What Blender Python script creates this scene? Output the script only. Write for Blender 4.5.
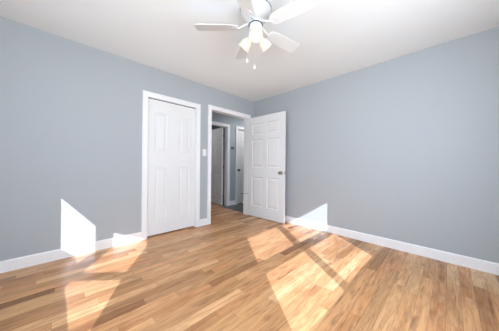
import bpy, bmesh, math, random
from mathutils import Vector, Matrix

random.seed(4)
for o in list(bpy.data.objects):
    bpy.data.objects.remove(o)
SC = bpy.context.scene
COL = SC.collection

# ------------------------------------------------------------------ camera
CAM = Vector((-3.094, -2.998, 1.047))
YAW = math.radians(45.4)
cd = bpy.data.cameras.new('camera')
cd.sensor_width = 36.0
cd.lens = 197.0 / 499.0 * 36.0
cd.clip_start = 0.02
cam = bpy.data.objects.new('camera', cd)
cam.location = CAM
ROLL = math.radians(0.55)
cam.rotation_euler = (Matrix.Rotation(YAW - math.pi / 2, 4, 'Z') @ Matrix.Rotation(math.pi / 2, 4, 'X') @ Matrix.Rotation(ROLL, 4, 'Z')).to_euler()
COL.objects.link(cam)
SC.camera = cam

# ------------------------------------------------------------------ sky, sun, exposure
SKY_STRENGTH = 12.5
GROUND = (1.00, 1.10, 1.20)
SUN_STRENGTH = 6.4
SUN_DIR = Vector((0.70, 1.0, -0.67)).normalized()
world = bpy.data.worlds.new('sky')
SC.world = world
world.use_nodes = True
wn = world.node_tree.nodes
bg = wn['Background']
bg.inputs['Strength'].default_value = SKY_STRENGTH
# hazy bright sky above, sunlit pale ground below the horizon
wl = world.node_tree.links
wtc = wn.new('ShaderNodeTexCoord')
wsp = wn.new('ShaderNodeSeparateXYZ')
wl.new(wtc.outputs['Generated'], wsp.inputs[0])
wrp = wn.new('ShaderNodeValToRGB')
wrp.color_ramp.elements[0].position = 0.0
wrp.color_ramp.elements[0].color = (0.86, 0.92, 1.0, 1)
wrp.color_ramp.elements[1].position = 0.5
wrp.color_ramp.elements[1].color = (0.85, 0.97, 1.11, 1)
we = wrp.color_ramp.elements.new(0.49)
we.color = (*GROUND, 1)
wrp.color_ramp.elements[0].color = (*GROUND, 1)
wmp = wn.new('ShaderNodeMapRange')
wmp.inputs['From Min'].default_value = -1
wmp.inputs['From Max'].default_value = 1
wl.new(wsp.outputs['Z'], wmp.inputs['Value'])
wl.new(wmp.outputs[0], wrp.inputs['Fac'])
wl.new(wrp.outputs['Color'], bg.inputs['Color'])
# sky weighted brighter towards -x than -y, added to balance light on both walls
wdf = wn.new('ShaderNodeMath')
wdf.operation = 'SUBTRACT'
wl.new(wsp.outputs['Y'], wdf.inputs[0])
wl.new(wsp.outputs['X'], wdf.inputs[1])
wsm = wn.new('ShaderNodeMath')
wsm.operation = 'MULTIPLY_ADD'
wsm.inputs[1].default_value = 0.16 * SKY_STRENGTH
wsm.inputs[2].default_value = SKY_STRENGTH
wl.new(wdf.outputs[0], wsm.inputs[0])
wl.new(wsm.outputs[0], bg.inputs['Strength'])
sl = bpy.data.lights.new('sun', 'SUN')
sl.energy = SUN_STRENGTH
sl.angle = math.radians(0.3)
sl.color = (0.93, 0.98, 1.20)
sun = bpy.data.objects.new('sun', sl)
sun.rotation_euler = SUN_DIR.to_track_quat('-Z', 'Y').to_euler()
sun.location = (-8, -10, 8)
COL.objects.link(sun)

def portal(name, loc, dirv, sx, sy):
    l = bpy.data.lights.new(name, 'AREA')
    l.shape = 'RECTANGLE'
    l.size = sx
    l.size_y = sy
    l.cycles.is_portal = True
    o = bpy.data.objects.new(name, l)
    o.location = loc
    o.rotation_euler = Vector(dirv).to_track_quat('-Z', 'Y').to_euler()
    COL.objects.link(o)

portal('daylight_portal_back', (-2.26, -3.82, 1.36), (0, 1, 0), 1.75, 1.15)
portal('daylight_portal_side', (-4.22, -2.3, 1.42), (1, 0, 0), 1.85, 1.0)

vs = SC.view_settings
vs.view_transform = 'Standard'
vs.look = 'None'
vs.exposure = 0.37
vs.gamma = 1.0
vs.use_curve_mapping = False
SC.cycles.use_denoising = True
SC.cycles.max_bounces = 14
SC.cycles.diffuse_bounces = 10
SC.cycles.transparent_max_bounces = 16
SC.cycles.sample_clamp_indirect = 10.0

# ------------------------------------------------------------------ materials
def new_mat(name):
    m = bpy.data.materials.new(name)
    m.use_nodes = True
    return m, m.node_tree.nodes, m.node_tree.links, m.node_tree.nodes['Principled BSDF']

def plain(name, col, rough=0.5, metal=0.0, bump=0.0, bscale=60.0, var=0.0, spec=0.5):
    m, n, l, p = new_mat(name)
    p.inputs['Roughness'].default_value = rough
    p.inputs['Metallic'].default_value = metal
    p.inputs['Specular IOR Level'].default_value = spec
    tc = n.new('ShaderNodeTexCoord')
    nz = n.new('ShaderNodeTexNoise')
    nz.inputs['Scale'].default_value = bscale
    nz.inputs['Detail'].default_value = 4
    l.new(tc.outputs['Object'], nz.inputs['Vector'])
    mx = n.new('ShaderNodeMixRGB')
    mx.inputs['Color1'].default_value = (*[c * (1 - var) for c in col], 1)
    mx.inputs['Color2'].default_value = (*[min(1, c * (1 + var)) for c in col], 1)
    l.new(nz.outputs['Fac'], mx.inputs['Fac'])
    l.new(mx.outputs['Color'], p.inputs['Base Color'])
    if bump:
        b = n.new('ShaderNodeBump')
        b.inputs['Strength'].default_value = bump
        b.inputs['Distance'].default_value = 0.002
        l.new(nz.outputs['Fac'], b.inputs['Height'])
        l.new(b.outputs['Normal'], p.inputs['Normal'])
    return m

M_WALL = plain('blue_grey_wall_paint', (0.430, 0.464, 0.490), 0.55, bump=0.12, bscale=220, var=0.01, spec=0.3)
M_HALLWALL = plain('hall_wall_paint', (0.40, 0.45, 0.50), 0.6, bump=0.1, bscale=220, var=0.01, spec=0.3)
M_CEIL = plain('ceiling_paint', (0.855, 0.885, 0.895), 0.9, bump=0.15, bscale=160, var=0.01, spec=0.1)
M_TRIM = plain('white_trim_paint', (0.88, 0.885, 0.90), 0.35, var=0.01, bscale=12)
M_DOOR = plain('white_door_paint', (0.80, 0.81, 0.815), 0.42, bump=0.05, bscale=90, var=0.012)
M_FAN = plain('white_fan_enamel', (0.69, 0.70, 0.71), 0.35, var=0.01, bscale=20)
M_BLADE = plain('white_blade_laminate', (0.70, 0.705, 0.70), 0.45, var=0.015, bscale=30)
M_DARK = plain('dark_gap', (0.035, 0.04, 0.055), 0.6, var=0.05)
M_RING = plain('dark_blue_steel_ring', (0.06, 0.07, 0.11), 0.35, 0.4, var=0.05)
M_NICKEL = plain('aged_nickel', (0.33, 0.31, 0.28), 0.3, 0.9, var=0.08, bscale=40)
M_BRONZE = plain('dark_bronze', (0.06, 0.055, 0.055), 0.4, 0.6, var=0.08, bscale=40)
M_PLATE = plain('white_switch_plastic', (0.86, 0.86, 0.86), 0.3, var=0.01)
M_GREYPLASTIC = plain('grey_plastic', (0.13, 0.14, 0.15), 0.45, var=0.04)
M_CHAIN = plain('pale_chain_metal', (0.72, 0.70, 0.66), 0.35, 0.5, var=0.05)
M_FOB = plain('white_pull_fob', (0.9, 0.89, 0.86), 0.3, var=0.01)
M_TILE = None

def math_node(n, l, op, a, b=None, c=None):
    x = n.new('ShaderNodeMath')
    x.operation = op
    for i, v in enumerate((a, b, c)):
        if v is None:
            continue
        if isinstance(v, (int, float)):
            x.inputs[i].default_value = v
        else:
            l.new(v, x.inputs[i])
    return x.outputs[0]

def make_wood():
    m, n, l, p = new_mat('red_oak_strip_floor')
    tc = n.new('ShaderNodeTexCoord')
    sp = n.new('ShaderNodeSeparateXYZ')
    l.new(tc.outputs['Object'], sp.inputs[0])
    X, Y = sp.outputs['X'], sp.outputs['Y']
    W, L = 0.083, 0.92
    yr = math_node(n, l, 'DIVIDE', Y, W)
    row = math_node(n, l, 'FLOOR', yr)
    fy = math_node(n, l, 'FRACT', yr)
    wr = n.new('ShaderNodeTexWhiteNoise')
    wr.noise_dimensions = '1D'
    l.new(row, wr.inputs['W'])
    rowrand = wr.outputs['Value']
    # every row has its own board length and offset
    ln = math_node(n, l, 'MULTIPLY_ADD', rowrand, 0.55, 0.62)
    off = math_node(n, l, 'MULTIPLY', rowrand, 37.7)
    xr = math_node(n, l, 'ADD', math_node(n, l, 'DIVIDE', X, ln), off)
    idx = math_node(n, l, 'FLOOR', xr)
    fx = math_node(n, l, 'FRACT', xr)
    cv = n.new('ShaderNodeCombineXYZ')
    l.new(row, cv.inputs[0])
    l.new(idx, cv.inputs[1])
    wb = n.new('ShaderNodeTexWhiteNoise')
    wb.noise_dimensions = '2D'
    l.new(cv.outputs[0], wb.inputs['Vector'])
    rnd = wb.outputs['Value']
    ramp = n.new('ShaderNodeValToRGB')
    cr = ramp.color_ramp
    cols = [(0.00, (0.25, 0.122, 0.054)), (0.08, (0.38, 0.194, 0.088)), (0.22, (0.505, 0.272, 0.128)),
            (0.50, (0.565, 0.315, 0.150)), (0.78, (0.605, 0.352, 0.174)), (0.93, (0.65, 0.40, 0.21)),
            (1.00, (0.70, 0.46, 0.26))]
    cr.elements[0].position, cr.elements[0].color = cols[0][0], (*cols[0][1], 1)
    cr.elements[1].position, cr.elements[1].color = cols[-1][0], (*cols[-1][1], 1)
    for pos, c in cols[1:-1]:
        e = cr.elements.new(pos)
        e.color = (*c, 1)
    l.new(rnd, ramp.inputs['Fac'])
    # some boards are redder, some yellower
    tint = n.new('ShaderNodeValToRGB')
    tint.color_ramp.elements[0].color = (1.13, 1.02, 0.93, 1)
    tint.color_ramp.elements[1].color = (1.04, 1.06, 1.02, 1)
    sepc = n.new('ShaderNodeSeparateColor')
    l.new(wb.outputs['Color'], sepc.inputs[0])
    l.new(sepc.outputs[1], tint.inputs['Fac'])
    tm = n.new('ShaderNodeMixRGB')
    tm.blend_type = 'MULTIPLY'
    tm.inputs['Fac'].default_value = 1.0
    l.new(ramp.outputs['Color'], tm.inputs['Color1'])
    l.new(tint.outputs['Color'], tm.inputs['Color2'])
    # broad figure along each board
    bv = n.new('ShaderNodeCombineXYZ')
    l.new(math_node(n, l, 'MULTIPLY', X, 2.6), bv.inputs[0])
    l.new(math_node(n, l, 'MULTIPLY', Y, 16.0), bv.inputs[1])
    l.new(math_node(n, l, 'MULTIPLY', rnd, 57.0), bv.inputs[2])
    b1 = n.new('ShaderNodeTexNoise')
    b1.inputs['Scale'].default_value = 1.0
    b1.inputs['Detail'].default_value = 3
    b1.inputs['Distortion'].default_value = 1.6
    l.new(bv.outputs[0], b1.inputs['Vector'])
    brp = n.new('ShaderNodeValToRGB')
    brp.color_ramp.elements[0].position, brp.color_ramp.elements[0].color = 0.30, (0.82, 0.75, 0.70, 1)
    brp.color_ramp.elements[1].position, brp.color_ramp.elements[1].color = 0.62, (1.06, 1.07, 1.08, 1)
    l.new(b1.outputs['Fac'], brp.inputs['Fac'])
    bm_ = n.new('ShaderNodeMixRGB')
    bm_.blend_type = 'MULTIPLY'
    bm_.inputs['Fac'].default_value = 1.0
    l.new(tm.outputs['Color'], bm_.inputs['Color1'])
    l.new(brp.outputs['Color'], bm_.inputs['Color2'])
    # fine grain, stretched along the board and different on every board
    gv = n.new('ShaderNodeCombineXYZ')
    l.new(math_node(n, l, 'MULTIPLY', X, 2.4), gv.inputs[0])
    l.new(math_node(n, l, 'MULTIPLY', Y, 46.0), gv.inputs[1])
    l.new(math_node(n, l, 'MULTIPLY', rnd, 91.0), gv.inputs[2])
    g1 = n.new('ShaderNodeTexNoise')
    g1.inputs['Scale'].default_value = 1.6
    g1.inputs['Detail'].default_value = 6
    g1.inputs['Roughness'].default_value = 0.62
    g1.inputs['Distortion'].default_value = 1.2
    l.new(gv.outputs[0], g1.inputs['Vector'])
    gr = n.new('ShaderNodeValToRGB')
    gr.color_ramp.elements[0].position, gr.color_ramp.elements[0].color = 0.32, (0.58, 0.47, 0.40, 1)
    gr.color_ramp.elements[1].position, gr.color_ramp.elements[1].color = 0.60, (1.05, 1.05, 1.05, 1)
    e = gr.color_ramp.elements.new(0.43)
    e.color = (0.92, 0.88, 0.85, 1)
    l.new(g1.outputs['Fac'], gr.inputs['Fac'])
    mul = n.new('ShaderNodeMixRGB')
    mul.blend_type = 'MULTIPLY'
    mul.inputs['Fac'].default_value = 0.85
    l.new(bm_.outputs['Color'], mul.inputs['Color1'])
    l.new(gr.outputs['Color'], mul.inputs['Color2'])
    # mineral streaks and knots
    kv = n.new('ShaderNodeCombineXYZ')
    l.new(math_node(n, l, 'MULTIPLY', X, 2.2), kv.inputs[0])
    l.new(math_node(n, l, 'MULTIPLY', Y, 9.0), kv.inputs[1])
    l.new(math_node(n, l, 'MULTIPLY', rnd, 33.0), kv.inputs[2])
    k1 = n.new('ShaderNodeTexNoise')
    k1.inputs['Scale'].default_value = 1.5
    k1.inputs['Detail'].default_value = 3
    l.new(kv.outputs[0], k1.inputs['Vector'])
    kr = n.new('ShaderNodeValToRGB')
    kr.color_ramp.elements[0].position, kr.color_ramp.elements[0].color = 0.57, (0, 0, 0, 1)
    kr.color_ramp.elements[1].position, kr.color_ramp.elements[1].color = 0.76, (1, 1, 1, 1)
    l.new(k1.outputs['Fac'], kr.inputs['Fac'])
    mk = n.new('ShaderNodeMixRGB')
    mk.inputs['Color2'].default_value = (0.22, 0.11, 0.058, 1)
    l.new(math_node(n, l, 'MULTIPLY', kr.outputs['Color'], 0.72), mk.inputs['Fac'])
    l.new(mul.outputs['Color'], mk.inputs['Color1'])
    # seams between boards
    ey = math_node(n, l, 'MINIMUM', fy, math_node(n, l, 'SUBTRACT', 1.0, fy))
    ex = math_node(n, l, 'MULTIPLY', math_node(n, l, 'MINIMUM', fx, math_node(n, l, 'SUBTRACT', 1.0, fx)), 10.0)
    em = math_node(n, l, 'MINIMUM', ey, ex)
    seam = math_node(n, l, 'LESS_THAN', em, 0.014)
    ms = n.new('ShaderNodeMixRGB')
    ms.inputs['Color2'].default_value = (0.13, 0.065, 0.035, 1)
    l.new(math_node(n, l, 'MULTIPLY', seam, 0.4), ms.inputs['Fac'])
    l.new(mk.outputs['Color'], ms.inputs['Color1'])
    l.new(ms.outputs['Color'], p.inputs['Base Color'])
    p.inputs['Roughness'].default_value = 0.24
    p.inputs['Specular IOR Level'].default_value = 0.32
    b = n.new('ShaderNodeBump')
    b.inputs['Strength'].default_value = 0.12
    b.inputs['Distance'].default_value = 0.002
    l.new(g1.outputs['Fac'], b.inputs['Height'])
    l.new(b.outputs['Normal'], p.inputs['Normal'])
    return m

def make_tile():
    m, n, l, p = new_mat('dark_slate_tile')
    tc = n.new('ShaderNodeTexCoord')
    br = n.new('ShaderNodeTexBrick')
    br.offset = 0.0
    br.inputs['Color1'].default_value = (0.045, 0.05, 0.055, 1)
    br.inputs['Color2'].default_value = (0.085, 0.09, 0.09, 1)
    br.inputs['Mortar'].default_value = (0.16, 0.16, 0.15, 1)
    br.inputs['Scale'].default_value = 1.0
    br.inputs['Mortar Size'].default_value = 0.006
    br.inputs['Brick Width'].default_value = 0.3
    br.inputs['Row Height'].default_value = 0.3
    l.new(tc.outputs['Object'], br.inputs['Vector'])
    l.new(br.outputs['Color'], p.inputs['Base Color'])
    p.inputs['Roughness'].default_value = 0.35
    return m

def make_pane():
    m, n, l, p = new_mat('window_glass')
    n.remove(p)
    out = n['Material Output']
    t = n.new('ShaderNodeBsdfTransparent')
    g = n.new('ShaderNodeBsdfGlossy')
    g.inputs['Roughness'].default_value = 0.02
    mx = n.new('ShaderNodeMixShader')
    mx.inputs['Fac'].default_value = 0.04
    l.new(t.outputs[0], mx.inputs[1])
    l.new(g.outputs[0], mx.inputs[2])
    l.new(mx.outputs[0], out.inputs['Surface'])
    return m

def make_shade_glass():
    m, n, l, p = new_mat('frosted_shade_glass')
    n.remove(p)
    out = n['Material Output']
    d = n.new('ShaderNodeBsdfDiffuse')
    d.inputs['Color'].default_value = (0.74, 0.71, 0.64, 1)
    t = n.new('ShaderNodeBsdfTranslucent')
    t.inputs['Color'].default_value = (0.96, 0.945, 0.90, 1)
    mx = n.new('ShaderNodeMixShader')
    mx.inputs['Fac'].default_value = 0.5
    l.new(d.outputs[0], mx.inputs[1])
    l.new(t.outputs[0], mx.inputs[2])
    l.new(mx.outputs[0], out.inputs['Surface'])
    return m

def make_bulb():
    m, n, l, p = new_mat('lit_bulb')
    p.inputs['Base Color'].default_value = (0.9, 0.9, 0.85, 1)
    p.inputs['Emission Color'].default_value = (1.0, 0.92, 0.80, 1)
    p.inputs['Emission Strength'].default_value = 2.4
    return m

M_WOOD = make_wood()
M_TILE = make_tile()
M_PANE = make_pane()
M_SHADE = make_shade_glass()
M_BULB = make_bulb()

# ------------------------------------------------------------------ mesh helpers
def add_box(bm, x0, x1, y0, y1, z0, z1):
    x0, x1 = min(x0, x1), max(x0, x1)
    y0, y1 = min(y0, y1), max(y0, y1)
    z0, z1 = min(z0, z1), max(z0, z1)
    v = [bm.verts.new(c) for c in ((x0, y0, z0), (x1, y0, z0), (x1, y1, z0), (x0, y1, z0),
                                   (x0, y0, z1), (x1, y0, z1), (x1, y1, z1), (x0, y1, z1))]
    for f in ((3, 2, 1, 0), (4, 5, 6, 7), (0, 1, 5, 4), (1, 2, 6, 5), (2, 3, 7, 6), (3, 0, 4, 7)):
        bm.faces.new([v[i] for i in f])

def add_lathe(bm, prof, seg=40, mat=None, close=False):
    """prof: (radius, z) pairs, revolved about Z"""
    rings = []
    for r, z in prof:
        if r < 1e-6:
            rings.append([bm.verts.new((0, 0, z))])
        else:
            rings.append([bm.verts.new((r * math.cos(2 * math.pi * k / seg), r * math.sin(2 * math.pi * k / seg), z)) for k in range(seg)])
    pairs = list(zip(rings, rings[1:]))
    if close:
        pairs.append((rings[-1], rings[0]))
    for a, b in pairs:
        for k in range(seg):
            j = (k + 1) % seg
            if len(a) == 1 and len(b) == 1:
                continue
            if len(a) == 1:
                bm.faces.new((a[0], b[j], b[k]))
            elif len(b) == 1:
                bm.faces.new((a[k], a[j], b[0]))
            else:
                bm.faces.new((a[k], a[j], b[j], b[k]))
    if mat is not None:
        bmesh.ops.transform(bm, matrix=mat, verts=[v for r in rings for v in r])

def add_tube(bm, pts, rad, seg=10):
    pts = [Vector(p) for p in pts]
    rings = []
    for i, p in enumerate(pts):
        d = (pts[min(i + 1, len(pts) - 1)] - pts[max(i - 1, 0)]).normalized()
        up = Vector((0, 0, 1)) if abs(d.z) < 0.9 else Vector((1, 0, 0))
        u = d.cross(up).normalized()
        w = d.cross(u).normalized()
        r = rad[i] if isinstance(rad, (list, tuple)) else rad
        rings.append([bm.verts.new(p + u * r * math.cos(2 * math.pi * k / seg) + w * r * math.sin(2 * math.pi * k / seg)) for k in range(seg)])
    for a, b in zip(rings, rings[1:]):
        for k in range(seg):
            j = (k + 1) % seg
            bm.faces.new((a[k], a[j], b[j], b[k]))
    bm.faces.new(list(reversed(rings[0])))
    bm.faces.new(rings[-1])

def obj(name, bm, mat, parent=None, smooth=False, bevel=0.0, loc=None):
    bmesh.ops.recalc_face_normals(bm, faces=bm.faces[:])
    me = bpy.data.meshes.new(name)
    bm.to_mesh(me)
    bm.free()
    me.materials.append(mat)
    o = bpy.data.objects.new(name, me)
    COL.objects.link(o)
    if parent:
        o.parent = parent
    if loc:
        o.location = loc
    if smooth:
        for p in me.polygons:
            p.use_smooth = True
        md = o.modifiers.new('edges', 'EDGE_SPLIT')
        md.split_angle = math.radians(38)
    if bevel:
        b = o.modifiers.new('bevel', 'BEVEL')
        b.width = bevel
        b.segments = 2
        b.limit_method = 'ANGLE'
    return o

def boxes(name, bl, mat, parent=None, bevel=0.0):
    bm = bmesh.new()
    for b in bl:
        add_box(bm, *b)
    return obj(name, bm, mat, parent, bevel=bevel)

def struct(o, label=None):
    o['kind'] = 'structure'
    if label:
        o['label'] = label
    return o

def empty(name, loc, rz=0.0):
    o = bpy.data.objects.new(name, None)
    o.empty_display_size = 0.1
    o.location = loc
    o.rotation_euler = (0, 0, rz)
    COL.objects.link(o)
    return o

def tag(o, label, cat, group=None):
    o['label'] = label
    o['category'] = cat
    if group:
        o['group'] = group
    return o

# ------------------------------------------------------------------ room shell
H = 2.44
XW, YS = -4.10, -3.70          # inner faces of the two window walls
T = 0.11
# bedroom floor runs on through the doorway into the hall
FX = -0.125
boxes_floor = [(XW - T, 0.0, YS - T, 0.0, -0.1, 0.0), (-1.62, FX, 0.0, 2.75, -0.1, 0.0), (-4.2, -1.62, 0.0, 0.8, -0.1, 0.0), (FX, 0.7, 1.075, 2.75, -0.1, 0.0)]
struct(boxes('floor', boxes_floor, M_WOOD), 'oak strip floor with sunlit patches')
struct(boxes('floor_hall', [(FX, 2.2, 0.0, 1.075, -0.1, 0.0)], M_TILE), 'dark tiled hall floor beyond the doorway')
struct(boxes('ceiling', [(XW - T, 2.3, YS - T, 2.85, H, H + 0.1)], M_CEIL), 'plain white ceiling')

DL, DR, DH = -1.115, -0.20, 2.045        # doorway to the hall
CL, CR, CH = -2.172, -1.408, 2.008       # closet opening
struct(boxes('wall_left', [
    (XW - T, CL, 0, T, 0, H), (CR, DL, 0, T, 0, H), (DR, T, 0, T, 0, H),
    (CL, CR, 0, T, CH, H), (DL, DR, 0, T, DH, H)], M_WALL), 'grey wall with closet and doorway')
struct(boxes('wall_right', [(0, T, YS - T, 0, 0, H)], M_WALL), 'long plain grey wall')

# window walls behind the camera
def wall_with_opening(name, along, a0, a1, o0, o1, z0, z1):
    bl = []
    def seg(p, q, zb, zt):
        if along == 'x':
            bl.append((p, q, YS - T, YS, zb, zt))
        else:
            bl.append((XW - T, XW, p, q, zb, zt))
    seg(a0, o0, 0, H)
    seg(o1, a1, 0, H)
    seg(o0, o1, 0, z0)
    seg(o0, o1, z1, H)
    return struct(boxes(name, bl, M_WALL))

wall_with_opening('wall_back', 'x', XW - T, 0, -3.13, -1.27, 0.79, 1.93)
wall_with_opening('wall_side', 'y', YS, 0, -3.25, -1.38, 0.90, 1.97)

def poly_plate(name, outer, holes, thick, tomat, mat, parent=None):
    """flat plate with polygonal openings, extruded; tomat maps (u, v, w) to room space"""
    bm = bmesh.new()
    edges = []
    for loop in [outer] + holes:
        vv = [bm.verts.new((u, v, 0)) for u, v in loop]
        for i in range(len(vv)):
            edges.append(bm.edges.new((vv[i], vv[(i + 1) % len(vv)])))
    bmesh.ops.triangle_fill(bm, use_beauty=True, use_dissolve=False, edges=edges, normal=(0, 0, 1))
    ex = bmesh.ops.extrude_face_region(bm, geom=bm.faces[:])
    bmesh.ops.translate(bm, vec=(0, 0, thick), verts=[g for g in ex['geom'] if isinstance(g, bmesh.types.BMVert)])
    for v in bm.verts:
        v.co = Vector(tomat(*v.co))
    return obj(name, bm, mat, parent)

def rect(a, b, c, d):
    return [(a, c), (b, c), (b, d), (a, d)]

m_back = lambda u, v, w: (u, YS - w, v)
m_side = lambda u, v, w: (XW - w, u, v)
holes1 = [rect(-3.04, -2.335, 1.43, 1.855), rect(-3.00, -2.275, 0.88, 1.31),
          rect(-2.185, -1.445, 1.43, 1.855), rect(-2.15, -1.37, 0.89, 1.31)]
w1 = struct(poly_plate('window_1', rect(-3.13, -1.27, 0.79, 1.93), holes1, 0.010, m_back, M_TRIM))
for hl in holes1:
    us = [p[0] for p in hl]; vv = [p[1] for p in hl]
    boxes('pane', [(min(us) - .01, max(us) + .01, YS - 0.022, YS - 0.016, min(vv) - .01, max(vv) + .01)], M_PANE, w1)
boxes('window_sill', [(-3.19, -1.33, YS - 0.03, YS + 0.05, 0.75, 0.79)], M_TRIM, w1)
holes2 = [[(-1.955, 1.125), (-1.51, 1.125), (-1.51, 1.69), (-1.955, 1.605)],  # unseen openings, slanted only to shape the angled sun patches
          [(-2.235, 1.145), (-2.965, 1.45), (-2.93, 1.80), (-2.76, 1.83), (-2.205, 1.655)],
          [(-2.25, 1.025), (-3.155, 1.025), (-2.985, 1.385), (-2.245, 1.075)]]
w2 = struct(poly_plate('window_2', rect(-3.25, -1.38, 0.90, 1.97), holes2, 0.010, m_side, M_TRIM))
for hl in holes2:
    us = [p[0] for p in hl]; vv = [p[1] for p in hl]
    boxes('pane', [(XW - 0.022, XW - 0.016, min(us) - .01, max(us) + .01, min(vv) - .01, max(vv) + .01)], M_PANE, w2)
boxes('window_sill', [(XW - 0.03, XW + 0.05, -3.31, -1.32, 0.86, 0.90)], M_TRIM, w2)

# hall, the room across it and the closet
YH = 1.02
FL, FR = -0.70, 0.065      # doorway across the hall
SL, SR = 0.40, 1.16        # second hall door
struct(boxes('wall_hall', [
    (-1.62, FL, YH, YH + T, 0, H), (FR, SL, YH, YH + T, 0, H), (SR, 2.3, YH, YH + T, 0, H),
    (FL, FR, YH, YH + T, 2.035, H), (SL, SR, YH, YH + T, 2.035, H)], M_HALLWALL), 'grey hall wall beyond the doorway')
struct(boxes('wall_hall_end', [(2.2, 2.3, 0, YH, 0, H), (T, 2.3, 0, T, 0, H), (-1.72, -1.62, T, 2.75, 0, H)], M_HALLWALL))
struct(boxes('wall_far_room', [(-1.62, 0.8, 2.75, 2.85, 0, H), (0.7, 0.8, YH + T, 2.75, 0, H)], M_HALLWALL))
struct(boxes('wall_closet', [(XW - T, -1.72, 0.8, 0.9, 0, H), (XW - T, XW, T, 0.8, 0, H)], M_HALLWALL))
struct(boxes('wall_door_back', [(SL - 0.1, SR + 0.1, YH + T, YH + T + 0.05, 0, 2.2)], M_HALLWALL))

def added_fill_light(loc, power):  # added area fill brightening the hall and room across; no fixture there
    l = bpy.data.lights.new('added_fill_light', 'AREA')
    l.shape = 'DISK'
    l.size = 0.3
    l.energy = power
    l.color = (1.0, 0.97, 0.93)
    o = bpy.data.objects.new('added_fill_light', l)
    o.location = loc
    COL.objects.link(o)
added_fill_light((0.75, 0.40, H - 0.02), 7.5)
added_fill_light((-0.7, 1.9, H - 0.02), 4.0)

# ------------------------------------------------------------------ baseboards and casings
def base_board(name, a, b, face, h=0.112, th=0.014, mat=M_TRIM):
    """a, b: ends along the wall; face(u, w, z) maps to the room"""
    bm = bmesh.new()
    prof = [(0, 0), (th, 0), (th, h - 0.012), (th * 0.45, h), (0, h)]
    r0 = [bm.verts.new(face(a, w, z)) for w, z in prof]
    r1 = [bm.verts.new(face(b, w, z)) for w, z in prof]
    for i in range(5):
        j = (i + 1) % 5
        bm.faces.new((r0[i], r0[j], r1[j], r1[i]))
    bm.faces.new(r0)
    bm.faces.new(list(reversed(r1)))
    return struct(obj(name, bm, mat))

f_left = lambda u, w, z: (u, -w, z)
f_right = lambda u, w, z: (-w, u, z)
f_back = lambda u, w, z: (u, YS + w, z)
f_side = lambda u, w, z: (XW + w, u, z)
f_hall = lambda u, w, z: (u, YH - w, z)
CW = 0.068
base_board('baseboard_left', XW, CL - CW, f_left)
base_board('baseboard_middle', CR + CW, DL - CW, f_left)
base_board('baseboard_corner', DR + CW, 0, f_left)
base_board('baseboard_right', YS, -0.014, f_right)
base_board('baseboard_back', XW, 0, f_back)
base_board('baseboard_side', YS, 0, f_side)
base_board('baseboard_hall', FR + CW, SL - CW, f_hall)

def casing(name, l, r, h, y0, sgn, jamb_depth, label=None, cw=CW, th=0.018):
    """door casing with its jamb lining; y0 wall face, sgn -1 when the face looks to -y"""
    y1 = y0 + sgn * th
    bm = bmesh.new()
    add_box(bm, l - cw, l + 0.004, y0, y1, 0, h + cw)
    add_box(bm, r - 0.004, r + cw, y0, y1, 0, h + cw)
    add_box(bm, l + 0.004, r - 0.004, y0, y1, h - 0.004, h + cw)
    # back band: a thicker outer edge
    y2 = y0 + sgn * (th + 0.007)
    add_box(bm, l - cw, l - cw + 0.016, y1, y2, 0, h + cw)
    add_box(bm, r + cw - 0.016, r + cw, y1, y2, 0, h + cw)
    add_box(bm, l - cw + 0.016, r + cw - 0.016, y1, y2, h + cw - 0.016, h + cw)
    # jamb lining
    ye = y0 - sgn * jamb_depth
    add_box(bm, l - 0.004, l + 0.004, y0, ye, 0, h)
    add_box(bm, r - 0.004, r + 0.004, y0, ye, 0, h)
    add_box(bm, l + 0.004, r - 0.004, y0, ye, h - 0.004, h + 0.004)
    return struct(obj(name, bm, M_TRIM, bevel=0.002), label)

casing('trim_1', CL, CR, CH, 0.0, -1, T, 'white casing around the closet doors')
casing('trim_2', DL, DR, DH, 0.0, -1, T, 'white casing around the doorway to the hall')
casing('trim_3', FL, FR, 2.035, YH, -1, T, 'white casing across the hall')
casing('trim_4', SL, SR, 2.035, YH, -1, T, 'white casing of the far hall door')
struct(boxes('trim_5', [(DL, DR, -0.004, 0.012, 0, 0.004)], M_WOOD), 'low wooden threshold')

# ------------------------------------------------------------------ panelled doors
def panel_slab(w, h, t, cols, rows, depth=0.010):
    """a door leaf from x 0..w, y 0..t, z 0..h with raised panels on both faces"""
    bm = bmesh.new()
    xs = sorted({0, w, *[c for p in cols for c in p]})
    zs = sorted({0, h, *[c for p in rows for c in p]})
    for side, y, s in ((0, 0.0, 1), (1, t, -1)):
        for i in range(len(xs) - 1):
            for j in range(len(zs) - 1):
                x0, x1, z0, z1 = xs[i], xs[i + 1], zs[j], zs[j + 1]
                def ring(ins, d):
                    return [bm.verts.new(c) for c in ((x0 + ins, y + s * d, z0 + ins), (x1 - ins, y + s * d, z0 + ins),
                                                      (x1 - ins, y + s * d, z1 - ins), (x0 + ins, y + s * d, z1 - ins))]
                if (x0, x1) in cols and (z0, z1) in rows:
                    rr = [ring(0, 0), ring(0.010, depth), ring(0.022, depth), ring(0.044, 0.0015)]
                    for a, b in zip(rr, rr[1:]):
                        for k in range(4):
                            q = (k + 1) % 4
                            bm.faces.new((a[k], a[q], b[q], b[k]))
                    bm.faces.new(rr[-1])
                else:
                    bm.faces.new(ring(0, 0))
    def quad(*c):
        bm.faces.new([bm.verts.new(p) for p in c])
    quad((0, 0, 0), (0, t, 0), (0, t, h), (0, 0, h))
    quad((w, 0, 0), (w, t, 0), (w, t, h), (w, 0, h))
    quad((0, 0, 0), (w, 0, 0), (w, t, 0), (0, t, 0))
    quad((0, 0, h), (w, 0, h), (w, t, h), (0, t, h))
    bmesh.ops.remove_doubles(bm, verts=bm.verts[:], dist=1e-5)
    return bm

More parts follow.
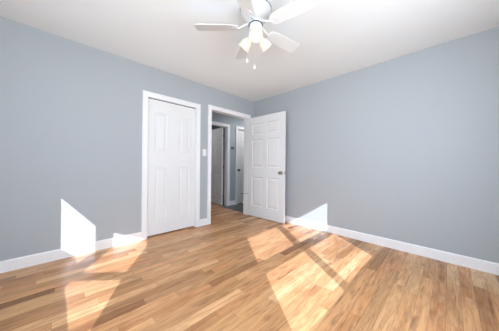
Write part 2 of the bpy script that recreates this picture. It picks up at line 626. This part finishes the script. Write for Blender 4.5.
def six_panel(w, h=2.02, t=0.035):
    st, mu = 0.115, 0.105
    pw = (w - 2 * st - mu) / 2
    cols = [(st, st + pw), (st + pw + mu, w - st)]
    rows = [(0.215, 0.80), (1.0, 1.555), (1.665, 1.885)]
    return panel_slab(w, h, t, cols, rows)

def knob_bm(side):
    """round door knob with its rosette, axis along y, side -1 sticks out to -y"""
    bm = bmesh.new()
    rot = Matrix.Rotation(math.radians(90) * (1 if side < 0 else -1), 4, 'X')
    add_lathe(bm, [(0, 0), (0.033, 0), (0.033, 0.004), (0.026, 0.010), (0.013, 0.013), (0.011, 0.030), (0.016, 0.036),
                   (0.026, 0.043), (0.029, 0.052), (0.027, 0.060), (0.018, 0.066), (0.008, 0.0665), (0.007, 0.064), (0, 0.064)], 28, rot)
    return bm

# the open bedroom door
hx, hy = DR - 0.006, -0.022
fx_, fy_ = -0.172, -0.925
ang = math.atan2(fy_ - hy, fx_ - hx)
dw = math.hypot(fx_ - hx, fy_ - hy)
door = empty('door_1', (hx, hy, 0.012), ang)
struct(door, 'open white six-panel door with a dark knob standing against the long grey wall')
# leaf: face towards the camera is local y = 0 ... local +y must point to +x in the room
leaf = obj('door_leaf', six_panel(dw), M_DOOR, door)
kn = obj('door_knob', knob_bm(-1), M_NICKEL, door, smooth=True, loc=(dw - 0.068, 0, 0.905))
kn['label'] = 'dark nickel round knob'
obj('door_knob', knob_bm(1), M_NICKEL, door, smooth=True, loc=(dw - 0.068, 0.035, 0.905))
boxes('latch_plate', [(dw, dw + 0.0015, 0.006, 0.029, 0.877, 0.933)], M_NICKEL, door)
for z in (0.22, 1.0, 1.80):
    bm = bmesh.new()
    add_tube(bm, [(-0.004, 0.037, z - 0.045), (-0.004, 0.037, z + 0.045)], 0.006, 10)
    obj('hinge', bm, M_NICKEL, door, smooth=True)
# thin stop rod at the lower hinge
bm = bmesh.new()
ca, sa = math.cos(-ang), math.sin(-ang)
def door_xy(wx, wy):
    return (ca * wx - sa * wy, sa * wx + ca * wy)
q1, q2 = door_xy(-0.06, 0.055), door_xy(-0.105, 0.10)
add_tube(bm, [(0.0, 0.0, 0.44), (*q1, 0.44), (*q2, 0.44)], [0.0035, 0.0035, 0.006], 8)
obj('door_stop', bm, M_BRONZE, door, smooth=True)

# the closet's folding doors
bif = empty('door_2', ((CL + CR) / 2, 0.02, 0.0))
struct(bif, 'closed white folding closet door with four raised panels')
lw = (CR - CL - 0.022) / 2
for k in (0, 1):
    x0 = -(CR - CL) / 2 + 0.017 + k * lw
    st = 0.098
    lf = obj('folding_leaf', panel_slab(lw - 0.0004, CH - 0.035, 0.03, [(st, lw - 0.001 - st)], [(0.165, 0.985), (1.225, 1.80)]), M_DOOR, bif, loc=(x0, 0.0, 0.02))
    if k:
        bm = bmesh.new()
        add_lathe(bm, [(0, 0), (0.009, 0), (0.008, 0.012), (0.015, 0.019), (0.015, 0.026), (0.009, 0.031), (0, 0.032)], 20, Matrix.Rotation(math.radians(90), 4, 'X'))
        obj('door_knob', bm, M_TRIM, lf, smooth=True, loc=(0.17, 0, 1.085))
boxes('door_track', [(-(CR - CL) / 2 + 0.006, (CR - CL) / 2 - 0.006, 0.004, 0.028, CH - 0.012, CH - 0.004)], M_DARK, bif)

# door across the hall, swung into the room behind it
d3 = empty('door_3', (FR - 0.05, YH + T + 0.008, 0.012), math.radians(84))
struct(d3, 'white six-panel door ajar across the hall')
obj('door_leaf', six_panel(0.76), M_DOOR, d3)
obj('door_knob', knob_bm(1), M_BRONZE, d3, smooth=True, loc=(0.70, 0.035, 0.905))
for z in (0.22, 1.0, 1.80):
    bm = bmesh.new()
    add_tube(bm, [(-0.006, -0.006, z - 0.045), (-0.006, -0.006, z + 0.045)], 0.007, 10)
    obj('hinge', bm, M_BRONZE, d3, smooth=True)

# closed hall door
d4 = empty('door_4', (SL + 0.006, YH + 0.03, 0.012))
struct(d4, 'closed white hall door with a small dark knob')
obj('door_leaf', six_panel(SR - SL - 0.012), M_DOOR, d4)
k4 = obj('door_knob', knob_bm(-1), M_BRONZE, d4, smooth=True, loc=(0.055, 0, 0.905))
k4['label'] = 'small dark round knob'

# ------------------------------------------------------------------ light switch and thermostat
sw = empty('light_switch', (-1.245, 0.0, 1.265))
tag(sw, 'white toggle light switch on the grey strip between closet and doorway', 'light switch')
bm = bmesh.new()
add_box(bm, -0.036, 0.036, -0.006, 0.0, -0.058, 0.058)
obj('cover_plate', bm, M_PLATE, sw, bevel=0.003)
bm = bmesh.new()
add_box(bm, -0.006, 0.006, -0.009, -0.006, -0.013, 0.013)
add_box(bm, -0.004, 0.004, -0.020, -0.008, 0.0, 0.009)
obj('toggle', bm, M_PLATE, sw, bevel=0.001)
for z in (-0.03, 0.03):
    bm = bmesh.new()
    add_lathe(bm, [(0, 0), (0.003, 0), (0.002, 0.0015), (0, 0.0018)], 10, Matrix.Translation((0, -0.006, z)) @ Matrix.Rotation(math.radians(90), 4, 'X'))
    obj('screw', bm, M_CHAIN, sw)

th = empty('thermostat', (0.225, YH, 1.50))
tag(th, 'small dark thermostat on the hall wall seen through the doorway', 'thermostat')
bm = bmesh.new()
add_box(bm, -0.045, 0.045, -0.018, 0.0, -0.03, 0.03)
obj('housing', bm, M_GREYPLASTIC, th, bevel=0.005)
boxes('display', [(-0.028, 0.028, -0.0195, -0.018, -0.008, 0.02)], M_DARK, th)

# ------------------------------------------------------------------ ceiling fan
hub = Vector((-1.842, -1.789, 0))
fan = empty('ceiling_fan', (hub.x, hub.y, H))
tag(fan, 'white five-blade flush ceiling fan with three lit glass shades', 'ceiling fan')
def z_(z):
    return z - H
bm = bmesh.new()
add_lathe(bm, [(0, 0), (0.140, 0), (0.140, z_(2.425)), (0.136, z_(2.418)), (0.134, z_(2.395)), (0.126, z_(2.37)), (0.104, z_(2.342)),
               (0.078, z_(2.324)), (0.064, z_(2.315)), (0.060, z_(2.312)), (0, z_(2.312))], 48)
obj('motor_housing', bm, M_FAN, fan, smooth=True)
bm = bmesh.new()
add_lathe(bm, [(0.132, z_(2.4185)), (0.1385, z_(2.4185)), (0.1385, z_(2.4135)), (0.132, z_(2.4135))], 48, close=True)
obj('rim_band', bm, M_RING, fan, smooth=True)['label'] = 'thin dark band around the housing'
bm = bmesh.new()
add_lathe(bm, [(0, z_(2.312)), (0.058, z_(2.312)), (0.058, z_(2.307)), (0, z_(2.307))], 40)
obj('collar_ring', bm, M_RING, fan, smooth=True)['label'] = 'dark steel ring'
bm = bmesh.new()
add_lathe(bm, [(0, z_(2.307)), (0.066, z_(2.307)), (0.068, z_(2.303)), (0.068, z_(2.292)), (0.064, z_(2.288)), (0, z_(2.288))], 40)
obj('flywheel', bm, M_FAN, fan, smooth=True)
bm = bmesh.new()
add_lathe(bm, [(0, z_(2.288)), (0.062, z_(2.288)), (0.062, z_(2.281)), (0, z_(2.281))], 40)
obj('collar_ring', bm, M_RING, fan, smooth=True)['label'] = 'dark steel ring'
bm = bmesh.new()
add_lathe(bm, [(0, z_(2.281)), (0.055, z_(2.281)), (0.056, z_(2.235)), (0.050, z_(2.226)), (0.040, z_(2.220)), (0.036, z_(2.19)), (0.028, z_(2.172)), (0.012, z_(2.162)), (0, z_(2.160))], 40)
obj('switch_housing', bm, M_FAN, fan, smooth=True)

ZB = z_(2.263)
def blade_bm():
    bm = bmesh.new()
    out = []
    R0, R1 = 0.15, 0.53
    # outline, going round: narrow rounded root, wider tip with rounded corners
    def arc(cx, cy, r, a0, a1, nseg=6):
        return [(cx + r * math.cos(math.radians(a0 + (a1 - a0) * k / nseg)), cy + r * math.sin(math.radians(a0 + (a1 - a0) * k / nseg))) for k in range(nseg + 1)]
    out += arc(R1 - 0.018, 0.043, 0.018, 0, 90)
    out += [(0.36, 0.0595), (0.24, 0.0545)]
    out += arc(R0 + 0.035, 0.014, 0.034, 95, 180)
    out += arc(R0 + 0.035, -0.014, 0.034, 180, 265)
    out += [(0.24, -0.0545), (0.36, -0.0595)]
    out += arc(R1 - 0.018, -0.043, 0.018, -90, 0)
    lo = [bm.verts.new((x, y, -0.003)) for x, y in out]
    hi = [bm.verts.new((x, y, 0.003)) for x, y in out]
    bm.faces.new(list(reversed(lo)))
    bm.faces.new(hi)
    for i in range(len(out)):
        j = (i + 1) % len(out)
        bm.faces.new((lo[i], lo[j], hi[j], hi[i]))
    # blade pitch: the anticlockwise edge hangs lower
    bmesh.ops.rotate(bm, cent=(0, 0, 0), matrix=Matrix.Rotation(math.radians(-13), 3, 'X'), verts=bm.verts[:])
    return bm

def iron_bm():
    bm = bmesh.new()
    # arm from the flywheel, then a flat foot under the blade root
    add_tube(bm, [(0.055, 0, z_(2.297) - ZB), (0.085, 0, z_(2.292) - ZB), (0.115, 0, z_(2.272) - ZB), (0.14, 0, z_(2.261) - ZB), (0.165, 0, z_(2.257) - ZB)], [0.009, 0.008, 0.008, 0.008, 0.007], 10)
    foot = []
    for a in range(16):
        t = 2 * math.pi * a / 16
        foot.append((0.178 + 0.034 * math.cos(t), 0.026 * math.sin(t)))
    n0 = len(bm.verts)
    lo = [bm.verts.new((x, y, -0.0075)) for x, y in foot]
    hi = [bm.verts.new((x, y, -0.0032)) for x, y in foot]
    bm.faces.new(list(reversed(lo)))
    bm.faces.new(hi)
    for i in range(16):
        j = (i + 1) % 16
        bm.faces.new((lo[i], lo[j], hi[j], hi[i]))
    bmesh.ops.rotate(bm, cent=(0, 0, 0), matrix=Matrix.Rotation(math.radians(-13), 3, 'X'), verts=lo + hi)
    return bm

A0 = math.radians(90) + YAW
blade0 = obj('fan_blade', blade_bm(), M_BLADE, fan, bevel=0.0)
iron0 = obj('blade_arm', iron_bm(), M_FAN, blade0, smooth=True)
for k in range(5):
    if k == 0:
        b = blade0
    else:
        b = blade0.copy()
        COL.objects.link(b)
        b.parent = fan
        c = iron0.copy()
        COL.objects.link(c)
        c.parent = b
    b.location = (0, 0, ZB)
    b.rotation_euler = (0, 0, A0 + k * 2 * math.pi / 5)

# three glass shades on short arms
def shade_bm():
    bm = bmesh.new()
    prof = [(0.020, 0.0), (0.024, 0.010), (0.034, 0.024), (0.043, 0.045), (0.048, 0.070), (0.053, 0.092), (0.057, 0.100)]
    inner = [(r - 0.003, z) for r, z in reversed(prof)]
    add_lathe(bm, prof + inner, 32, Matrix.Rotation(math.pi, 4, 'X'), close=True)
    return bm
def bulb_bm():
    bm = bmesh.new()
    add_lathe(bm, [(0, 0.012), (0.011, 0.012), (0.012, 0.03), (0.019, 0.045), (0.0235, 0.060), (0.021, 0.074), (0.012, 0.083), (0, 0.086)], 24, Matrix.Rotation(math.pi, 4, 'X'))
    return bm
def socket_bm():
    bm = bmesh.new()
    add_lathe(bm, [(0, -0.016), (0.014, -0.016), (0.023, -0.010), (0.0245, 0.008), (0.019, 0.014), (0, 0.014)], 24, Matrix.Rotation(math.pi, 4, 'X'))
    add_tube(bm, [(0, 0, 0.012), (0, 0, 0.045)], 0.008, 10)
    return bm
s0 = obj('glass_shade', shade_bm(), M_SHADE, fan, smooth=True)
b0 = obj('bulb', bulb_bm(), M_BULB, s0, smooth=True)
k0 = obj('socket', socket_bm(), M_FAN, s0, smooth=True)
for k, rel in enumerate((180, 60, -60)):
    if k == 0:
        s = s0
    else:
        s = s0.copy()
        COL.objects.link(s)
        s.parent = fan
        for ch in (b0, k0):
            c = ch.copy()
            COL.objects.link(c)
            c.parent = s
    az = math.radians(rel) + YAW
    s.location = (0.055 * math.cos(az), 0.055 * math.sin(az), z_(2.185))
    # tilt the axis outwards by 48 degrees from straight down
    s.rotation_euler = (Matrix.Rotation(az, 4, 'Z') @ Matrix.Rotation(math.radians(-46), 4, 'Y')).to_euler()

def chain(relx, rely, ztop, zend):
    az = YAW
    x = relx * math.cos(az) + rely * math.sin(az)
    y = relx * math.sin(az) - rely * math.cos(az)
    bm = bmesh.new()
    zz = ztop
    add_tube(bm, [(x, y, z_(ztop)), (x, y, z_(zend + 0.03))], 0.0006, 6)
    while zz > zend + 0.03:
        bmesh.ops.create_icosphere(bm, subdivisions=1, radius=0.0011, matrix=Matrix.Translation((x, y, z_(zz))))
        zz -= 0.0065
    c = obj('pull_chain', bm, M_CHAIN, fan, smooth=True)
    bm = bmesh.new()
    add_lathe(bm, [(0, 0.034), (0.004, 0.032), (0.006, 0.022), (0.0095, 0.008), (0.0095, 0.002), (0.006, 0), (0, 0)], 16, Matrix.Translation((x, y, z_(zend))))
    obj('pull_fob', bm, M_FOB, c, smooth=True)
chain(0.0, -0.072, 2.245, 1.955)
chain(0.0, -0.008, 2.165, 1.90)
